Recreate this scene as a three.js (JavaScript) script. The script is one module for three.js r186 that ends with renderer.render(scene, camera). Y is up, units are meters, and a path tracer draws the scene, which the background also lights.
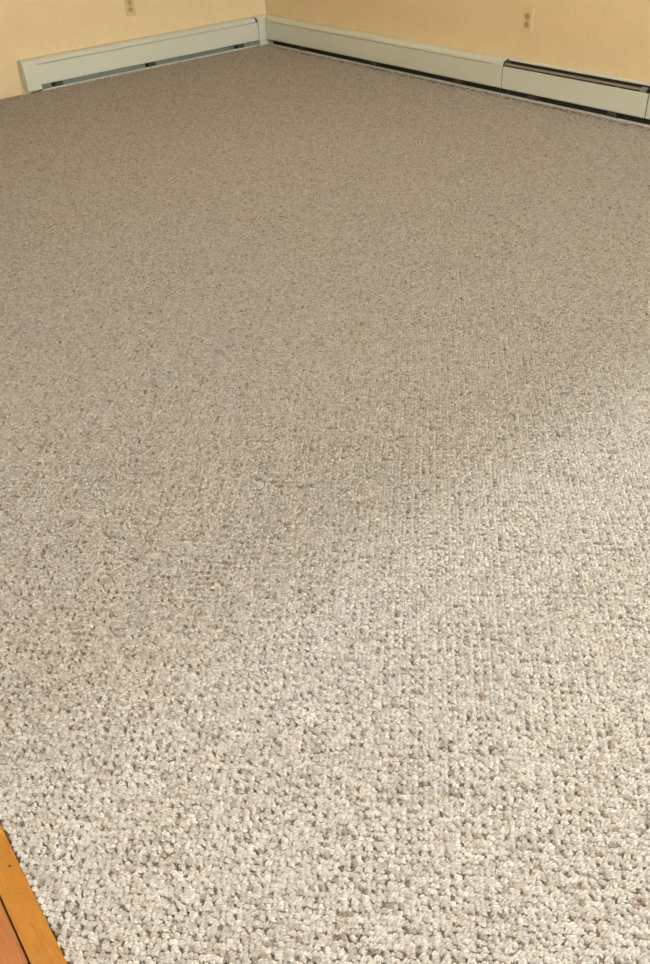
import * as THREE from 'three';
import { mergeGeometries } from 'three/addons/utils/BufferGeometryUtils.js';
import { ImprovedNoise } from 'three/addons/math/ImprovedNoise.js';

// ---------------------------------------------------------------- camera, light, exposure
// The wall corner is the origin: the right wall is z = 0 (runs along +x), the left wall is x = 0 (runs along +z).
const scene = new THREE.Scene();
const CAM = { f: 838.4758, pitch: 38.0397, roll: -3.2027, yaw: 52.6222, x: 5.6897, y: 1.2592, z: 4.0423 };
const rad = THREE.MathUtils.degToRad;
const camera = new THREE.PerspectiveCamera(2 * Math.atan(482 / CAM.f) * 180 / Math.PI, 650 / 964, 0.05, 30);
camera.position.set(CAM.x, CAM.y, CAM.z);
camera.lookAt(CAM.x - Math.sin(rad(CAM.yaw)) * Math.cos(rad(CAM.pitch)), CAM.y - Math.sin(rad(CAM.pitch)), CAM.z - Math.cos(rad(CAM.yaw)) * Math.cos(rad(CAM.pitch)));
camera.rotateZ(rad(CAM.roll));
scene.add(camera);

const renderer = new THREE.WebGLRenderer({ antialias: true });
renderer.toneMapping = THREE.LinearToneMapping;
renderer.toneMappingExposure = 1.0;
renderer.shadowMap.enabled = true;
renderer.shadowMap.type = THREE.PCFSoftShadowMap;
scene.background = new THREE.Color(0x000000);

// lamps out of view: a bare bulb behind the header near the doorway, a glass dome over the far half of the room,
// and, added as fill, a hall dome and a globe floor lamp at the end wall
const BULB = { pos: [6.2, 2.3, 2.5], color: 0xeaf5ff, intensity: 14.2, radius: 0.8 };
const DOME = { pos: [2.6, 2.3, 1.9], color: 0xffdfa6, intensity: 2.3, radius: 7 };
const HALLFILL = { pos: [5.2, 2.3, 5.0], color: 0xf4f7ff, intensity: 9.0, radius: 7 };  // added unseen fill, shines in through the hall opening
const GLOBEFILL = { pos: [8.8, 1.1, 0.6], color: 0xcfe6ff, intensity: 29, radius: 5 };  // added unseen fill that brightens the left wall and its heater
const HEADER = { x0: 5.911, x1: 6.031, y: 2.05 };
const CEIL = 2.44, XMAX = 9.2, ZF = 4.06, ZF2 = 4.18, HALL = 5.7;
const OPEN = { x0: 2.0, x1: 6.55, y: 2.06 };

// ---------------------------------------------------------------- helpers
let seed = 12345;
const rnd = () => { seed = (seed * 1664525 + 1013904223) >>> 0; return seed / 4294967296; };
const noise = new ImprovedNoise();
const taken = {};
function numbered(n) { const k = taken[n] = (taken[n] ?? -1) + 1; return k ? n + '_' + String(k).padStart(3, '0') : n; }
function shadow(m) { m.castShadow = true; m.receiveShadow = true; return m; }
function part(name, geo, mat, parent, label) {
  const m = shadow(new THREE.Mesh(geo, mat)); m.name = name; parent.add(m);
  if (label) m.userData.label = label;
  return m;
}
function thing(name, label, category, group) {
  const o = new THREE.Group(); o.name = numbered(name); o.userData = { label, category };
  if (group) o.userData.group = group;
  scene.add(o); return o;
}
function struct(name, geo, mat, label, category) {
  const m = shadow(new THREE.Mesh(geo, mat)); m.name = name; m.userData = { kind: 'structure', label, category };
  scene.add(m); return m;
}
function box(x0, x1, y0, y1, z0, z1) {
  const g = new THREE.BoxGeometry(x1 - x0, y1 - y0, z1 - z0); g.translate((x0 + x1) / 2, (y0 + y1) / 2, (z0 + z1) / 2);
  const p = g.attributes.position, n = g.attributes.normal, uv = g.attributes.uv;       // uv in metres
  for (let i = 0; i < p.count; i++) {
    const ax = Math.abs(n.getX(i)), ay = Math.abs(n.getY(i));
    if (ax > 0.5) uv.setXY(i, p.getZ(i), p.getY(i)); else if (ay > 0.5) uv.setXY(i, p.getX(i), p.getZ(i)); else uv.setXY(i, p.getX(i), p.getY(i));
  }
  return g;
}
function chamferBox(x0, x1, y0, y1, z0, z1, b) {                                          // box with all edges chamfered
  const s = new THREE.Shape();
  s.moveTo(x0 + b, y0 + b); s.lineTo(x1 - b, y0 + b); s.lineTo(x1 - b, y1 - b); s.lineTo(x0 + b, y1 - b); s.closePath();
  const g = new THREE.ExtrudeGeometry(s, { depth: z1 - z0 - 2 * b, bevelEnabled: true, bevelSize: b, bevelThickness: b, bevelSegments: 1, steps: 1 });
  g.translate(0, 0, z0 + b); return g;
}
function sheet(pts, t, z0, z1) {                                                          // bent sheet metal: a polyline profile of thickness t, drawn from z0 to z1
  const n = pts.length, a = [], b = [];
  for (let i = 0; i < n; i++) {
    const p = pts[Math.max(0, i - 1)], q = pts[Math.min(n - 1, i + 1)];
    const dx = q[0] - p[0], dy = q[1] - p[1], l = Math.hypot(dx, dy);
    const nx = -dy / l * t / 2, ny = dx / l * t / 2;
    a.push([pts[i][0] + nx, pts[i][1] + ny]); b.push([pts[i][0] - nx, pts[i][1] - ny]);
  }
  return prism([...a, ...b.reverse()], z0, z1);
}
function prism(pts, z0, z1) {
  const s = new THREE.Shape(pts.map(p => new THREE.Vector2(p[0], p[1])));
  const g = new THREE.ExtrudeGeometry(s, { depth: z1 - z0, bevelEnabled: false }); g.translate(0, 0, z0); return g;
}
function dataTex(w, h, fn, srgb, rx, ry) {
  const d = new Uint8Array(w * h * 4);
  for (let y = 0; y < h; y++) for (let x = 0; x < w; x++) {
    const c = fn(x / w, y / h), k = 4 * (y * w + x);
    d[k] = Math.max(0, Math.min(255, c[0])); d[k + 1] = Math.max(0, Math.min(255, c[1])); d[k + 2] = Math.max(0, Math.min(255, c[2])); d[k + 3] = 255;
  }
  const t = new THREE.DataTexture(d, w, h, THREE.RGBAFormat); t.wrapS = t.wrapT = THREE.RepeatWrapping;
  t.magFilter = THREE.LinearFilter; t.minFilter = THREE.LinearMipmapLinearFilter; t.generateMipmaps = true;
  if (srgb) t.colorSpace = THREE.SRGBColorSpace;
  t.repeat.set(rx, ry); t.needsUpdate = true; return t;
}
// periodic fractal noise on the unit square
function tile(u, v, f, oct = 4, s = 0) {
  let a = 0, w = 1, tot = 0;
  for (let o = 0; o < oct; o++) {
    const F = f * 2 ** o, cu = Math.cos(u * 2 * Math.PI), su = Math.sin(u * 2 * Math.PI), r = F / (2 * Math.PI);
    const n0 = noise.noise(cu * r + s, su * r + o * 7.3, v * F), n1 = noise.noise(cu * r + s, su * r + o * 7.3, (v - 1) * F);
    a += w * (n0 * (1 - v) + n1 * v); tot += w; w *= 0.5;
  }
  return a / tot;
}

// ---------------------------------------------------------------- materials
const orangePeel = dataTex(512, 512, (u, v) => { const g = 128 + 150 * tile(u, v, 42, 3, 3); return [g, g, g]; }, false, 1.6, 1.6);
const rollerTone = dataTex(512, 512, (u, v) => { const k = 1 + 0.035 * tile(u, v, 5, 4, 9) + 0.03 * tile(u, v, 60, 2, 17); return [236 * k, 216 * k, 177 * k]; }, true, 0.8, 0.8);
const M = {
  wall: new THREE.MeshStandardMaterial({ map: rollerTone, roughness: 0.75, bumpMap: orangePeel, bumpScale: 0.0006 }),
  ceiling: new THREE.MeshStandardMaterial({ color: 0xece6da, roughness: 0.95 }),
  backing: new THREE.MeshStandardMaterial({ color: 0x84725b, roughness: 1 }),
  yarn: new THREE.MeshStandardMaterial({ color: 0xffffff, roughness: 1, vertexColors: true }),
  enamel: new THREE.MeshStandardMaterial({ color: 0xd6dcd3, roughness: 0.42 }),
  galvanised: new THREE.MeshStandardMaterial({ color: 0x9ba09d, roughness: 0.5, metalness: 0.1 }),
  damper: new THREE.MeshStandardMaterial({ color: 0x86857f, roughness: 0.5, metalness: 0.2 }),
  slotShade: new THREE.MeshStandardMaterial({ color: 0x3b3934, roughness: 0.9 }),  // shade inside the open slots, put into the colour of right heater insides
  bracket: new THREE.MeshStandardMaterial({ color: 0x434745, roughness: 0.6 }),
  copper: new THREE.MeshStandardMaterial({ color: 0xa5673f, roughness: 0.4, metalness: 0.9 }),
  plate: new THREE.MeshStandardMaterial({ color: 0xe4d0a8, roughness: 0.4 }),
  plateTan: new THREE.MeshStandardMaterial({ color: 0xd9c595, roughness: 0.45 }),
  receptacle: new THREE.MeshStandardMaterial({ color: 0xbfa778, roughness: 0.4 }),
  receptacleDark: new THREE.MeshStandardMaterial({ color: 0xb9a678, roughness: 0.4 }),
  slot: new THREE.MeshStandardMaterial({ color: 0x7a6440, roughness: 0.8 }),
  screw: new THREE.MeshStandardMaterial({ color: 0xb8a680, roughness: 0.35, metalness: 0.6 }),
  nail: new THREE.MeshStandardMaterial({ color: 0x2a1408, roughness: 0.8 }),
  brass: new THREE.MeshStandardMaterial({ color: 0xb89a5a, roughness: 0.35, metalness: 0.8 }),
};
function oak(base, dark, s, rep) {                                                        // grain runs along u
  const map = dataTex(512, 256, (u, v) => {
    const band = tile(u, v, 3, 3, s), fine = tile(u * 0.25, v, 60, 3, s + 5), pore = Math.max(0, tile(u * 0.5, v * 1.0, 34, 2, s + 11) - 0.18) * 2.2;
    const k = Math.max(0, Math.min(1, 0.28 + 0.5 * band + 0.55 * fine + pore));
    return [0, 1, 2].map(i => base[i] + (dark[i] - base[i]) * k);
  }, true, rep[0], rep[1]);
  return map;
}
M.oakStrip = new THREE.MeshStandardMaterial({ map: oak([156, 104, 32], [122, 73, 19], 21, [1.6, 6]), roughness: 0.38 });
M.planks = [[[146, 93, 47], [114, 64, 29]], [[138, 85, 42], [108, 58, 26]], [[152, 98, 51], [120, 70, 33]]].map((c, i) => new THREE.MeshStandardMaterial({ map: oak(c[0], c[1], 40 + 9 * i, [1.1, 5]), roughness: 0.36 }));

// ---------------------------------------------------------------- the room shell
const T = 0.12, YB = -0.010;                                                              // YB: carpet backing, the tips of the pile end near y = 0
struct('wall_left', box(-T, 0, -0.2, CEIL, -T, HALL + T), M.wall, 'peach painted wall behind the left baseboard heater', 'wall');
struct('wall_right', box(0, XMAX + T, -0.2, CEIL, -T, 0), M.wall, 'peach painted wall behind the long right baseboard heater', 'wall');
struct('wall_back', box(XMAX, XMAX + T, -0.2, CEIL, 0, HALL + T), M.wall, 'peach painted end wall behind the viewer', 'wall');
struct('wall_front', mergeGeometries([box(0, OPEN.x0, -0.2, CEIL, ZF, ZF2), box(OPEN.x1, XMAX, -0.2, CEIL, ZF, ZF2), box(OPEN.x0, OPEN.x1, OPEN.y, CEIL, ZF, ZF2)]), M.wall, 'peach painted wall with the doorway to the hardwood hall', 'wall');
struct('wall_hall', box(0, XMAX, -0.2, CEIL, HALL, HALL + T), M.ceiling, 'off-white far wall of the hall', 'wall');
struct('wall_header', box(HEADER.x0, HEADER.x1, HEADER.y, CEIL, 0, ZF), M.wall, 'peach painted header across the room under the ceiling', 'header');
struct('ceiling', box(-T, XMAX + T, CEIL, CEIL + T, -T, HALL + T), M.ceiling, 'off-white ceiling over room and hall', 'ceiling');
const SKEW = -rad(2.3), PIV = [4.84, 4.037];                                               // the threshold lies slightly out of square
function skew(o) { o.rotation.y = SKEW; o.position.set(PIV[0] - PIV[0] * Math.cos(SKEW) - PIV[1] * Math.sin(SKEW), 0, PIV[1] + PIV[0] * Math.sin(SKEW) - PIV[1] * Math.cos(SKEW)); }
const ZT0 = 4.034, ZT1 = 4.0758;                                                           // the oak threshold
const floor = struct('floor', box(0, XMAX, -0.2, YB, 0, 4.055), M.backing, 'jute backing of the carpeted floor under the looped pile', 'floor');

// ---------------------------------------------------------------- hardwood floor of the hall: boards run along x
{
  const hw = struct('floor_hall', box(0, XMAX, -0.2, -0.03, 4.055, HALL), M.nail, 'orange-brown oak strip floor of the hall past the threshold', 'floor');
  const W = 0.0575, y1 = -0.004, z00 = ZT1 + 0.0018;
  let row = 0;
  for (let z = z00; z < HALL - W - 0.06; z += W, row++) {
    const joints = row === 0 ? [2.0, 3.1, 4.0, 4.984, 6.02, 6.9] : (() => { const j = [2.0]; let q = 2.0 + 0.3 + 0.6 * rnd(); while (q < 6.6) { j.push(q); q += 0.6 + 0.7 * rnd(); } j.push(6.9); return j; })();
    for (let i = 0; i + 1 < joints.length; i++) {
      const g = chamferBox(joints[i] + 0.0006, joints[i + 1] - 0.0006, -0.03, y1, z + 0.0005, z + W - 0.0005, 0.0012);
      const p = g.attributes.position, uv = g.attributes.uv, ou = rnd(), ov = rnd();
      for (let k = 0; k < p.count; k++) uv.setXY(k, p.getX(k) + ou, p.getZ(k) + p.getY(k) + ov);
      skew(part('plank', g, M.planks[(row === 0 ? i : Math.floor(rnd() * 3)) % 3], hw));
    }
  }
}
// ---------------------------------------------------------------- threshold strip
{
  const t = new THREE.Group(); t.name = 'trim_1'; scene.add(t);
  t.userData = { kind: 'structure', label: 'honey oak threshold strip between carpet and hardwood at lower left', category: 'threshold' }; skew(t);
  const pr = [];                                                                          // profile in (z, y), rounded over towards the carpet
  const top = 0.0015, r = 0.005;
  pr.push([ZT1, YB], [ZT1, top - 0.002], [ZT1 - 0.002, top]);
  for (let i = 0; i <= 5; i++) { const a = Math.PI / 2 * i / 5; pr.push([ZT0 + r - r * Math.sin(a), top - r + r * Math.cos(a)]); }
  pr.push([ZT0, YB]);
  const g = prism(pr.map(p => [-p[0], p[1]]), OPEN.x0, OPEN.x1); g.rotateY(Math.PI / 2);  // (-z, y) drawn along x
  const p = g.attributes.position, uv = g.attributes.uv;
  for (let k = 0; k < p.count; k++) uv.setXY(k, p.getX(k), p.getZ(k));
  part('board', g, M.oakStrip, t);
  for (const [x, z, rr] of [[4.831, 4.0475, 0.0021], [4.882, 4.0525, 0.0010], [5.28, 4.05, 0.0016], [5.72, 4.049, 0.0016], [6.15, 4.05, 0.0016], [4.42, 4.05, 0.0016]]) {
    const n = part('nail', new THREE.CylinderGeometry(rr, rr, 0.004, 10), M.nail, t); n.position.set(x, top - 0.0017, z);
  }
}

// ---------------------------------------------------------------- baseboard heaters (profile: x = out from the wall, y = up; drawn along z)
const FINS = new THREE.BoxGeometry(0.046, 0.05, 0.0006);
function heater(label, L, opt) {
  const o = thing('baseboard_heater', label, 'heater', 'baseboard heaters along the walls');
  const enamel = opt.enamel;
  const z0 = opt.from ?? 0, z1 = L - (opt.to ?? 0);
  part('back_panel', sheet([[0.0016, -0.004], [0.0016, 0.1855]], 0.0012, z0, z1), opt.back, o);
  if (opt.open) {
    part('hood', sheet([[0.0032, 0.1868], [0.014, 0.1866], [0.0175, 0.184], [0.018, 0.178]], 0.0014, z0, z1), enamel, o);
    part('damper', sheet([[0.0490, 0.1700], [0.0525, 0.1694], [0.0580, 0.1648], [0.0594, 0.1618]], 0.0014, z0 + 0.06, z1 - 0.004), M.damper, o, 'grey damper blade standing open');
    part('front_panel', sheet([[0.057, 0.1535], [0.0635, 0.1535], [0.0645, 0.150], [0.0645, 0.0440], [0.0590, 0.0395]], 0.0014, z0 + 0.0012, z1 - 0.0012), enamel, o);
    part('splice_clip', sheet([[0.0425, 0.1750], [0.047, 0.1742], [0.058, 0.1665], [0.0622, 0.1560]], 0.0016, z0 + 0.018, z0 + 0.056), M.damper, o);
  } else {
    const g = opt.hoodEnd ?? 0;
    part('hood', sheet([[0.0032, 0.1868], [0.034, 0.1860], [0.0500, 0.1815], [0.0590, 0.1740], [0.0632, 0.1640], [0.0636, 0.1588]], 0.0014, z0 + g, z1), enamel, o);
    part('front_panel', sheet([[0.057, 0.1545], [0.0635, 0.1545], [0.0645, 0.1510], [0.0645, 0.0440], [0.0590, 0.0395]], 0.0014, z0 + 0.0012, z1 - 0.0012), enamel, o);
  }
  part('bottom_rail', sheet([[0.003, -0.003], [0.046, -0.003], [0.0540, 0.0005], [0.0560, 0.0098], [0.0540, 0.0110]], 0.0016, z0, z1), enamel, o);
  const pipe = new THREE.CylinderGeometry(0.0105, 0.0105, z1 - z0 - 0.02, 12); pipe.rotateX(Math.PI / 2); pipe.translate(0.031, 0.088, (z0 + z1) / 2);
  const el = part('heating_element', pipe, M.copper, o, 'copper pipe carrying thin metal fins');
  const fins = [];
  for (let z = z0 + 0.06; z < z1 - 0.06; z += 0.008) { const f = FINS.clone(); f.translate(0.031, 0.088, z); fins.push(f); }
  part('fins', mergeGeometries(fins), opt.back, el).userData.kind = 'stuff';
  for (const z of opt.brackets) part('bracket', chamferBox(0.0025, 0.0535, 0.004, 0.058, z - 0.028, z + 0.028, 0.002), M.bracket, o);
  for (const z of opt.brackets) part('bracket', box(0.0025, 0.0625, 0.124, 0.152, z - 0.012, z + 0.012), M.bracket, o);
  return o;
}
const CAP = [[0.001, 0.015], [0.001, 0.1885], [0.034, 0.1878], [0.0510, 0.1832], [0.0606, 0.1754], [0.0652, 0.1650], [0.0664, 0.1500], [0.0664, 0.0160], [0.0650, 0.0150]];
// left wall: one section from the inside corner to its end cap
{
  const o = heater('pale grey-white baseboard heater with end cap along the brighter left wall', 1.925, { enamel: M.enamel, back: M.galvanised, from: 0.122, to: 0.092, hoodEnd: 0.020, brackets: [0.28, 1.02, 1.71] });
  part('end_cap', prism(CAP, 1.832, 1.925), M.enamel, o, 'closed sheet metal end cap');
  part('bracket', prism([[0.003, 0.110], [0.003, 0.1800], [0.034, 0.1795], [0.0500, 0.1740], [0.0570, 0.1640], [0.0575, 0.110]], 0.122, 0.136), M.bracket, o);  // dark filler standing in for the shade in the gap beside the corner cap
  const c = part('corner_cap', mergeGeometries([prism([[0.001, 0.004], [0.001, 0.1895], [0.040, 0.1885], [0.056, 0.1840], [0.0655, 0.1760], [0.0685, 0.1650], [0.0685, 0.0400], [0.0720, 0.0300], [0.0720, 0.0040]], 0.001, 0.120)]), M.enamel, o, 'plain inside corner cover');
}
// right wall: three sections; local z runs against world x
function rightHeater(label, x0, x1, opt) {
  const o = heater(label, x1 - x0, opt); o.rotation.y = -Math.PI / 2; o.position.set(x1, 0, 0); return o;
}
const R1 = rightHeater('long cream-grey baseboard heater section from the room corner to the first seam', 0.074, 2.330, { enamel: M.enamel, back: M.slotShade, brackets: [0.35, 1.1, 1.85] });
part('end_plate', prism([[0.0030, 0.1500], [0.0030, 0.1862], [0.034, 0.1853], [0.0496, 0.1808], [0.0584, 0.1735], [0.0625, 0.1640], [0.0629, 0.1500]], 0.0, 0.0012), M.slotShade, R1);  // coloured dark like the shaded slots that begin here
part('splice_plate', sheet([[0.0610, 0.1780], [0.0650, 0.1660], [0.0658, 0.1588], [0.0660, 0.1500]], 0.0012, 0.0, 0.075), M.enamel, R1);
rightHeater('cream-grey baseboard heater section with open dark damper slots below the outlet', 2.332, 3.262, { enamel: M.enamel, back: M.slotShade, open: true, brackets: [0.2, 0.72] });
const R3 = rightHeater('baseboard heater section past the second seam, cut off at the right edge', 3.265, 5.2, { enamel: M.enamel, back: M.slotShade, open: true, from: 0.092, brackets: [0.5, 1.3] });
part('end_cap', prism(CAP, 0.0, 0.092), M.enamel, R3);

// ---------------------------------------------------------------- duplex outlets (built facing +z, plate centre at the origin)
function outlet(label, mPlate, mRec) {
  const o = thing('wall_outlet', label, 'outlet', 'duplex outlets low on the walls');
  part('cover_plate', chamferBox(-0.035, 0.035, -0.0572, 0.0572, 0.0004, 0.0062, 0.0022), mPlate, o);
  for (const s of [1, -1]) {
    const sh = new THREE.Shape(), r = 0.0172, h = 0.0142;
    const a = Math.asin(h / r);
    sh.absarc(0, 0, r, -a, a, false); sh.absarc(0, 0, r, Math.PI - a, Math.PI + a, false); sh.closePath();
    const g = new THREE.ExtrudeGeometry(sh, { depth: 0.0022, bevelEnabled: true, bevelSize: 0.0006, bevelThickness: 0.0006, bevelSegments: 1, curveSegments: 8 });
    g.translate(0, 0.0195 * s, 0.0058);
    const q = part('receptacle', g, mRec, o);
    for (const [dx, hh] of [[-0.0063, 0.0085], [0.0063, 0.007]]) part('slot', box(dx - 0.0011, dx + 0.0011, 0.0195 * s + 0.003 - hh / 2, 0.0195 * s + 0.003 + hh / 2, 0.0084, 0.00875), M.slot, q);
    const gh = new THREE.CylinderGeometry(0.0026, 0.0026, 0.0004, 12); gh.rotateX(Math.PI / 2); gh.translate(0, 0.0195 * s - 0.0075, 0.00865);
    part('ground_hole', gh, M.slot, q);
  }
  const sc = new THREE.CylinderGeometry(0.003, 0.0034, 0.0014, 12); sc.rotateX(Math.PI / 2); sc.translate(0, 0, 0.0067);
  part('screw', sc, M.screw, o);
  return o;
}
{
  const a = outlet('tan duplex outlet on the left wall, cut by the top edge', M.plateTan, M.receptacleDark);
  a.position.set(0, 0.379, 1.09); a.rotation.y = Math.PI / 2;
  const b = outlet('beige duplex outlet on the right wall above the open heater section', M.plate, M.receptacle);
  b.position.set(2.424, 0.3835, 0);
}

// ---------------------------------------------------------------- carpet pile: looped yarn on a lattice turned 45 degrees to the walls
{
  const P = 0.0085, NT = 11, NR = 14, rY = 0.0029, aX = 0.0025, hY = 0.0072;
  const pos = [], nor = [], col = [], idx = [];
  for (let i = 0; i <= NT; i++) {
    const t = Math.PI * (-0.08 + 1.16 * i / NT), cx = -aX * Math.cos(t), cy = hY * Math.sin(t);
    const tx = aX * Math.sin(t), ty = hY * Math.cos(t), l = Math.hypot(tx, ty);
    const nx = -ty / l, ny = tx / l;
    for (let j = 0; j <= NR; j++) {
      const b = 2 * Math.PI * j / NR, ply = Math.cos(3 * (b + 1.1 * t));
      const rr = rY * (1 + 0.24 * ply);
      const dx = nx * Math.cos(b), dy = ny * Math.cos(b), dz = Math.sin(b);
      pos.push(cx + dx * rr, cy + dy * rr, dz * rr * 1.12); nor.push(dx, dy, dz);
      const k = [1.04, 0.7, 0.93][Math.floor(((b + 1.1 * t) / (2 * Math.PI) * 3 + 0.5)) % 3]; col.push(k, k * 0.99, k * 0.97);
    }
  }
  for (let i = 0; i < NT; i++) for (let j = 0; j < NR; j++) { const a = i * (NR + 1) + j, b = a + NR + 1; idx.push(a, a + 1, b, b, a + 1, b + 1); }
  const g = new THREE.BufferGeometry();
  g.setAttribute('position', new THREE.Float32BufferAttribute(pos, 3)); g.setAttribute('normal', new THREE.Float32BufferAttribute(nor, 3)); g.setAttribute('color', new THREE.Float32BufferAttribute(col, 3)); g.setIndex(idx);
  g.computeVertexNormals();
  const mats = [], cols = [];
  const C = Math.SQRT1_2, x1 = XMAX - 0.02, z1 = ZT0 - 0.0005, N = Math.ceil((x1 + z1) / P);
  const m = new THREE.Matrix4(), q = new THREE.Quaternion(), e = new THREE.Euler(), v = new THREE.Vector3(), s = new THREE.Vector3(), c = new THREE.Color();
  const base = new THREE.Color(0xb6afa7), tan = new THREE.Color(0xa09484), grey = new THREE.Color(0xa09b94), pale = new THREE.Color(0xc7c2b9), fleck = new THREE.Color(0x7f7263), darkTone = new THREE.Color(0x6b625c);
  for (let i = -N; i <= N; i++) for (let j = 0; j <= N; j++) {
    const U = i * P, V = j * P;
    let x = C * (U + V), z = C * (V - U);
    const zl = z1 - Math.tan(SKEW) * (x - PIV[0]);
    if (x < 0.045 || z < 0.045 || x > x1 || z > zl) continue;
    x += (rnd() - 0.5) * 0.0032; z += (rnd() - 0.5) * 0.0032;
    if (z > zl) z = zl;
    const pit = (i & 1) === 0 && (j & 1) === 0 && rnd() < 0.62;
    if (pit && rnd() < 0.5) continue;
    const h = pit ? 0.22 + 0.35 * rnd() : 0.82 + 0.24 * rnd(), w = pit ? 0.85 : 1.05 + 0.35 * rnd();
    const edge = (x < 0.074 || z < 0.074) && rnd() < 0.4 ? 1.5 : 1;                       // pile bunched against the heater rails
    e.set((rnd() - 0.5) * 0.5, Math.PI / 4 + (rnd() - 0.5) * 1.3, (rnd() - 0.5) * 0.5); q.setFromEuler(e);
    m.compose(v.set(x, YB + 0.0005, z), q, s.set(w, h * edge, w)); mats.push(m.clone());
    const f = rnd();
    c.copy(base);
    if (f < 0.2) c.lerp(tan, 0.2 + 0.6 * rnd()); else if (f < 0.36) c.lerp(grey, 0.2 + 0.6 * rnd()); else if (f < 0.6) c.lerp(pale, 0.7 * rnd()); else if (f < 0.65) c.lerp(fleck, 0.3 + 0.6 * rnd());
    if (z < 0.088 + 0.02 * noise.noise(x * 14, 3.3, z * 30) + 0.012 * noise.noise(x * 60, 8.1, z * 60) && rnd() < 0.55) c.lerp(darkTone, 0.4 + 0.5 * rnd());   // ragged darker line along the right heater
    c.multiplyScalar(1.02 + 0.14 * rnd());
    const blot = noise.noise(x * 3.1, 1.7, z * 3.1) + 0.6 * noise.noise(x * 9, 5.2, z * 9);                 // faint yellowish traffic stains
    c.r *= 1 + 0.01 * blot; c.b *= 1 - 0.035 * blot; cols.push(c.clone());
  }
  const pile = new THREE.InstancedMesh(g, M.yarn, mats.length);
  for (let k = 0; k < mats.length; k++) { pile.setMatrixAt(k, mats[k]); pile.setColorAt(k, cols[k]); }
  pile.name = 'carpet_pile'; pile.userData = { kind: 'stuff', label: 'beige flecked looped berber carpet covering the whole floor', category: 'carpet' };
  shadow(pile); scene.add(pile);
  console.log('loops', mats.length);
}

// ---------------------------------------------------------------- lamps
{
  const o = thing('ceiling_light', 'bare frosted bulb in a brass holder on the ceiling behind the header', 'lamp');
  o.position.set(BULB.pos[0], CEIL, BULB.pos[2]);
  const d = CEIL - BULB.pos[1];
  const can = new THREE.LatheGeometry([[0, 0], [0.06, 0], [0.06, -0.012], [0.045, -0.026], [0.02, -0.034], [0.02, -d + 0.045], [0, -d + 0.045]].map(p => new THREE.Vector2(p[0], p[1])), 24);
  part('holder', can, M.brass, o);
  const bulbPts = [[0.0, 0.045], [0.009, 0.044], [0.010, 0.03], [0.014, 0.014], [0.016, 0], [0.0145, -0.012], [0.010, -0.024], [0.005, -0.032], [0, -0.035]].map(p => new THREE.Vector2(p[0], p[1] - d));
  part('bulb', new THREE.LatheGeometry(bulbPts, 20), new THREE.MeshStandardMaterial({ color: 0xffffff, emissive: BULB.color, emissiveIntensity: 6, roughness: 0.5 }), o);
  const l = new THREE.PointLight(BULB.color, BULB.intensity, 0, 2); l.position.set(0, -d, 0); l.castShadow = true; l.shadow.radius = BULB.radius; l.shadow.mapSize.set(2048, 2048); l.shadow.bias = -0.0005; l.name = 'bulb_light'; o.add(l);
}
function domeLight(label, D) {
  const o = thing('ceiling_light', label, 'lamp');
  o.position.set(D.pos[0], CEIL, D.pos[2]);
  part('canopy', new THREE.LatheGeometry([[0, 0], [0.155, 0], [0.155, -0.02], [0.14, -0.028], [0, -0.028]].map(p => new THREE.Vector2(p[0], p[1])), 32), M.brass, o);
  const pts = []; for (let i = 0; i <= 10; i++) { const a = Math.PI / 2 * i / 10; pts.push(new THREE.Vector2(0.14 * Math.cos(a), -0.03 - 0.08 * Math.sin(a))); }
  part('shade', new THREE.LatheGeometry(pts, 32), new THREE.MeshStandardMaterial({ color: 0xffffff, emissive: D.color, emissiveIntensity: 2, roughness: 0.6, side: THREE.DoubleSide }), o);
  const l = new THREE.PointLight(D.color, D.intensity, 0, 2); l.position.set(0, D.pos[1] - CEIL - 0.09, 0); l.castShadow = true; l.shadow.radius = D.radius; l.shadow.bias = -0.0005; l.name = 'dome_light'; o.add(l);
}
domeLight('frosted glass dome light on the ceiling over the far half of the carpet', DOME);
domeLight('added unseen frosted glass dome light on the ceiling of the hardwood hall', HALLFILL);
{
  const o = thing('added_lamp', 'added unseen brass floor lamp with a round white globe by the end wall', 'lamp');
  o.position.set(GLOBEFILL.pos[0], 0, GLOBEFILL.pos[2]);
  part('base', new THREE.LatheGeometry([[0, 0], [0.14, 0], [0.14, 0.012], [0.12, 0.022], [0.03, 0.03], [0.012, 0.05], [0, 0.05]].map(p => new THREE.Vector2(p[0], p[1])), 32), M.brass, o);
  const ph = GLOBEFILL.pos[1] - 0.16, pole = new THREE.CylinderGeometry(0.012, 0.012, ph, 16); pole.translate(0, 0.04 + ph / 2, 0);
  part('pole', pole, M.brass, o);
  const globe = new THREE.SphereGeometry(0.11, 32, 20); globe.translate(0, GLOBEFILL.pos[1], 0);
  part('globe', globe, new THREE.MeshStandardMaterial({ color: 0xffffff, emissive: GLOBEFILL.color, emissiveIntensity: 2, roughness: 0.5 }), o);
  const l = new THREE.PointLight(GLOBEFILL.color, GLOBEFILL.intensity, 0, 2); l.position.set(0, GLOBEFILL.pos[1], 0); l.castShadow = true; l.shadow.radius = GLOBEFILL.radius; l.shadow.bias = -0.0005; l.name = 'globe_fill'; o.add(l);
}
renderer.render(scene, camera);
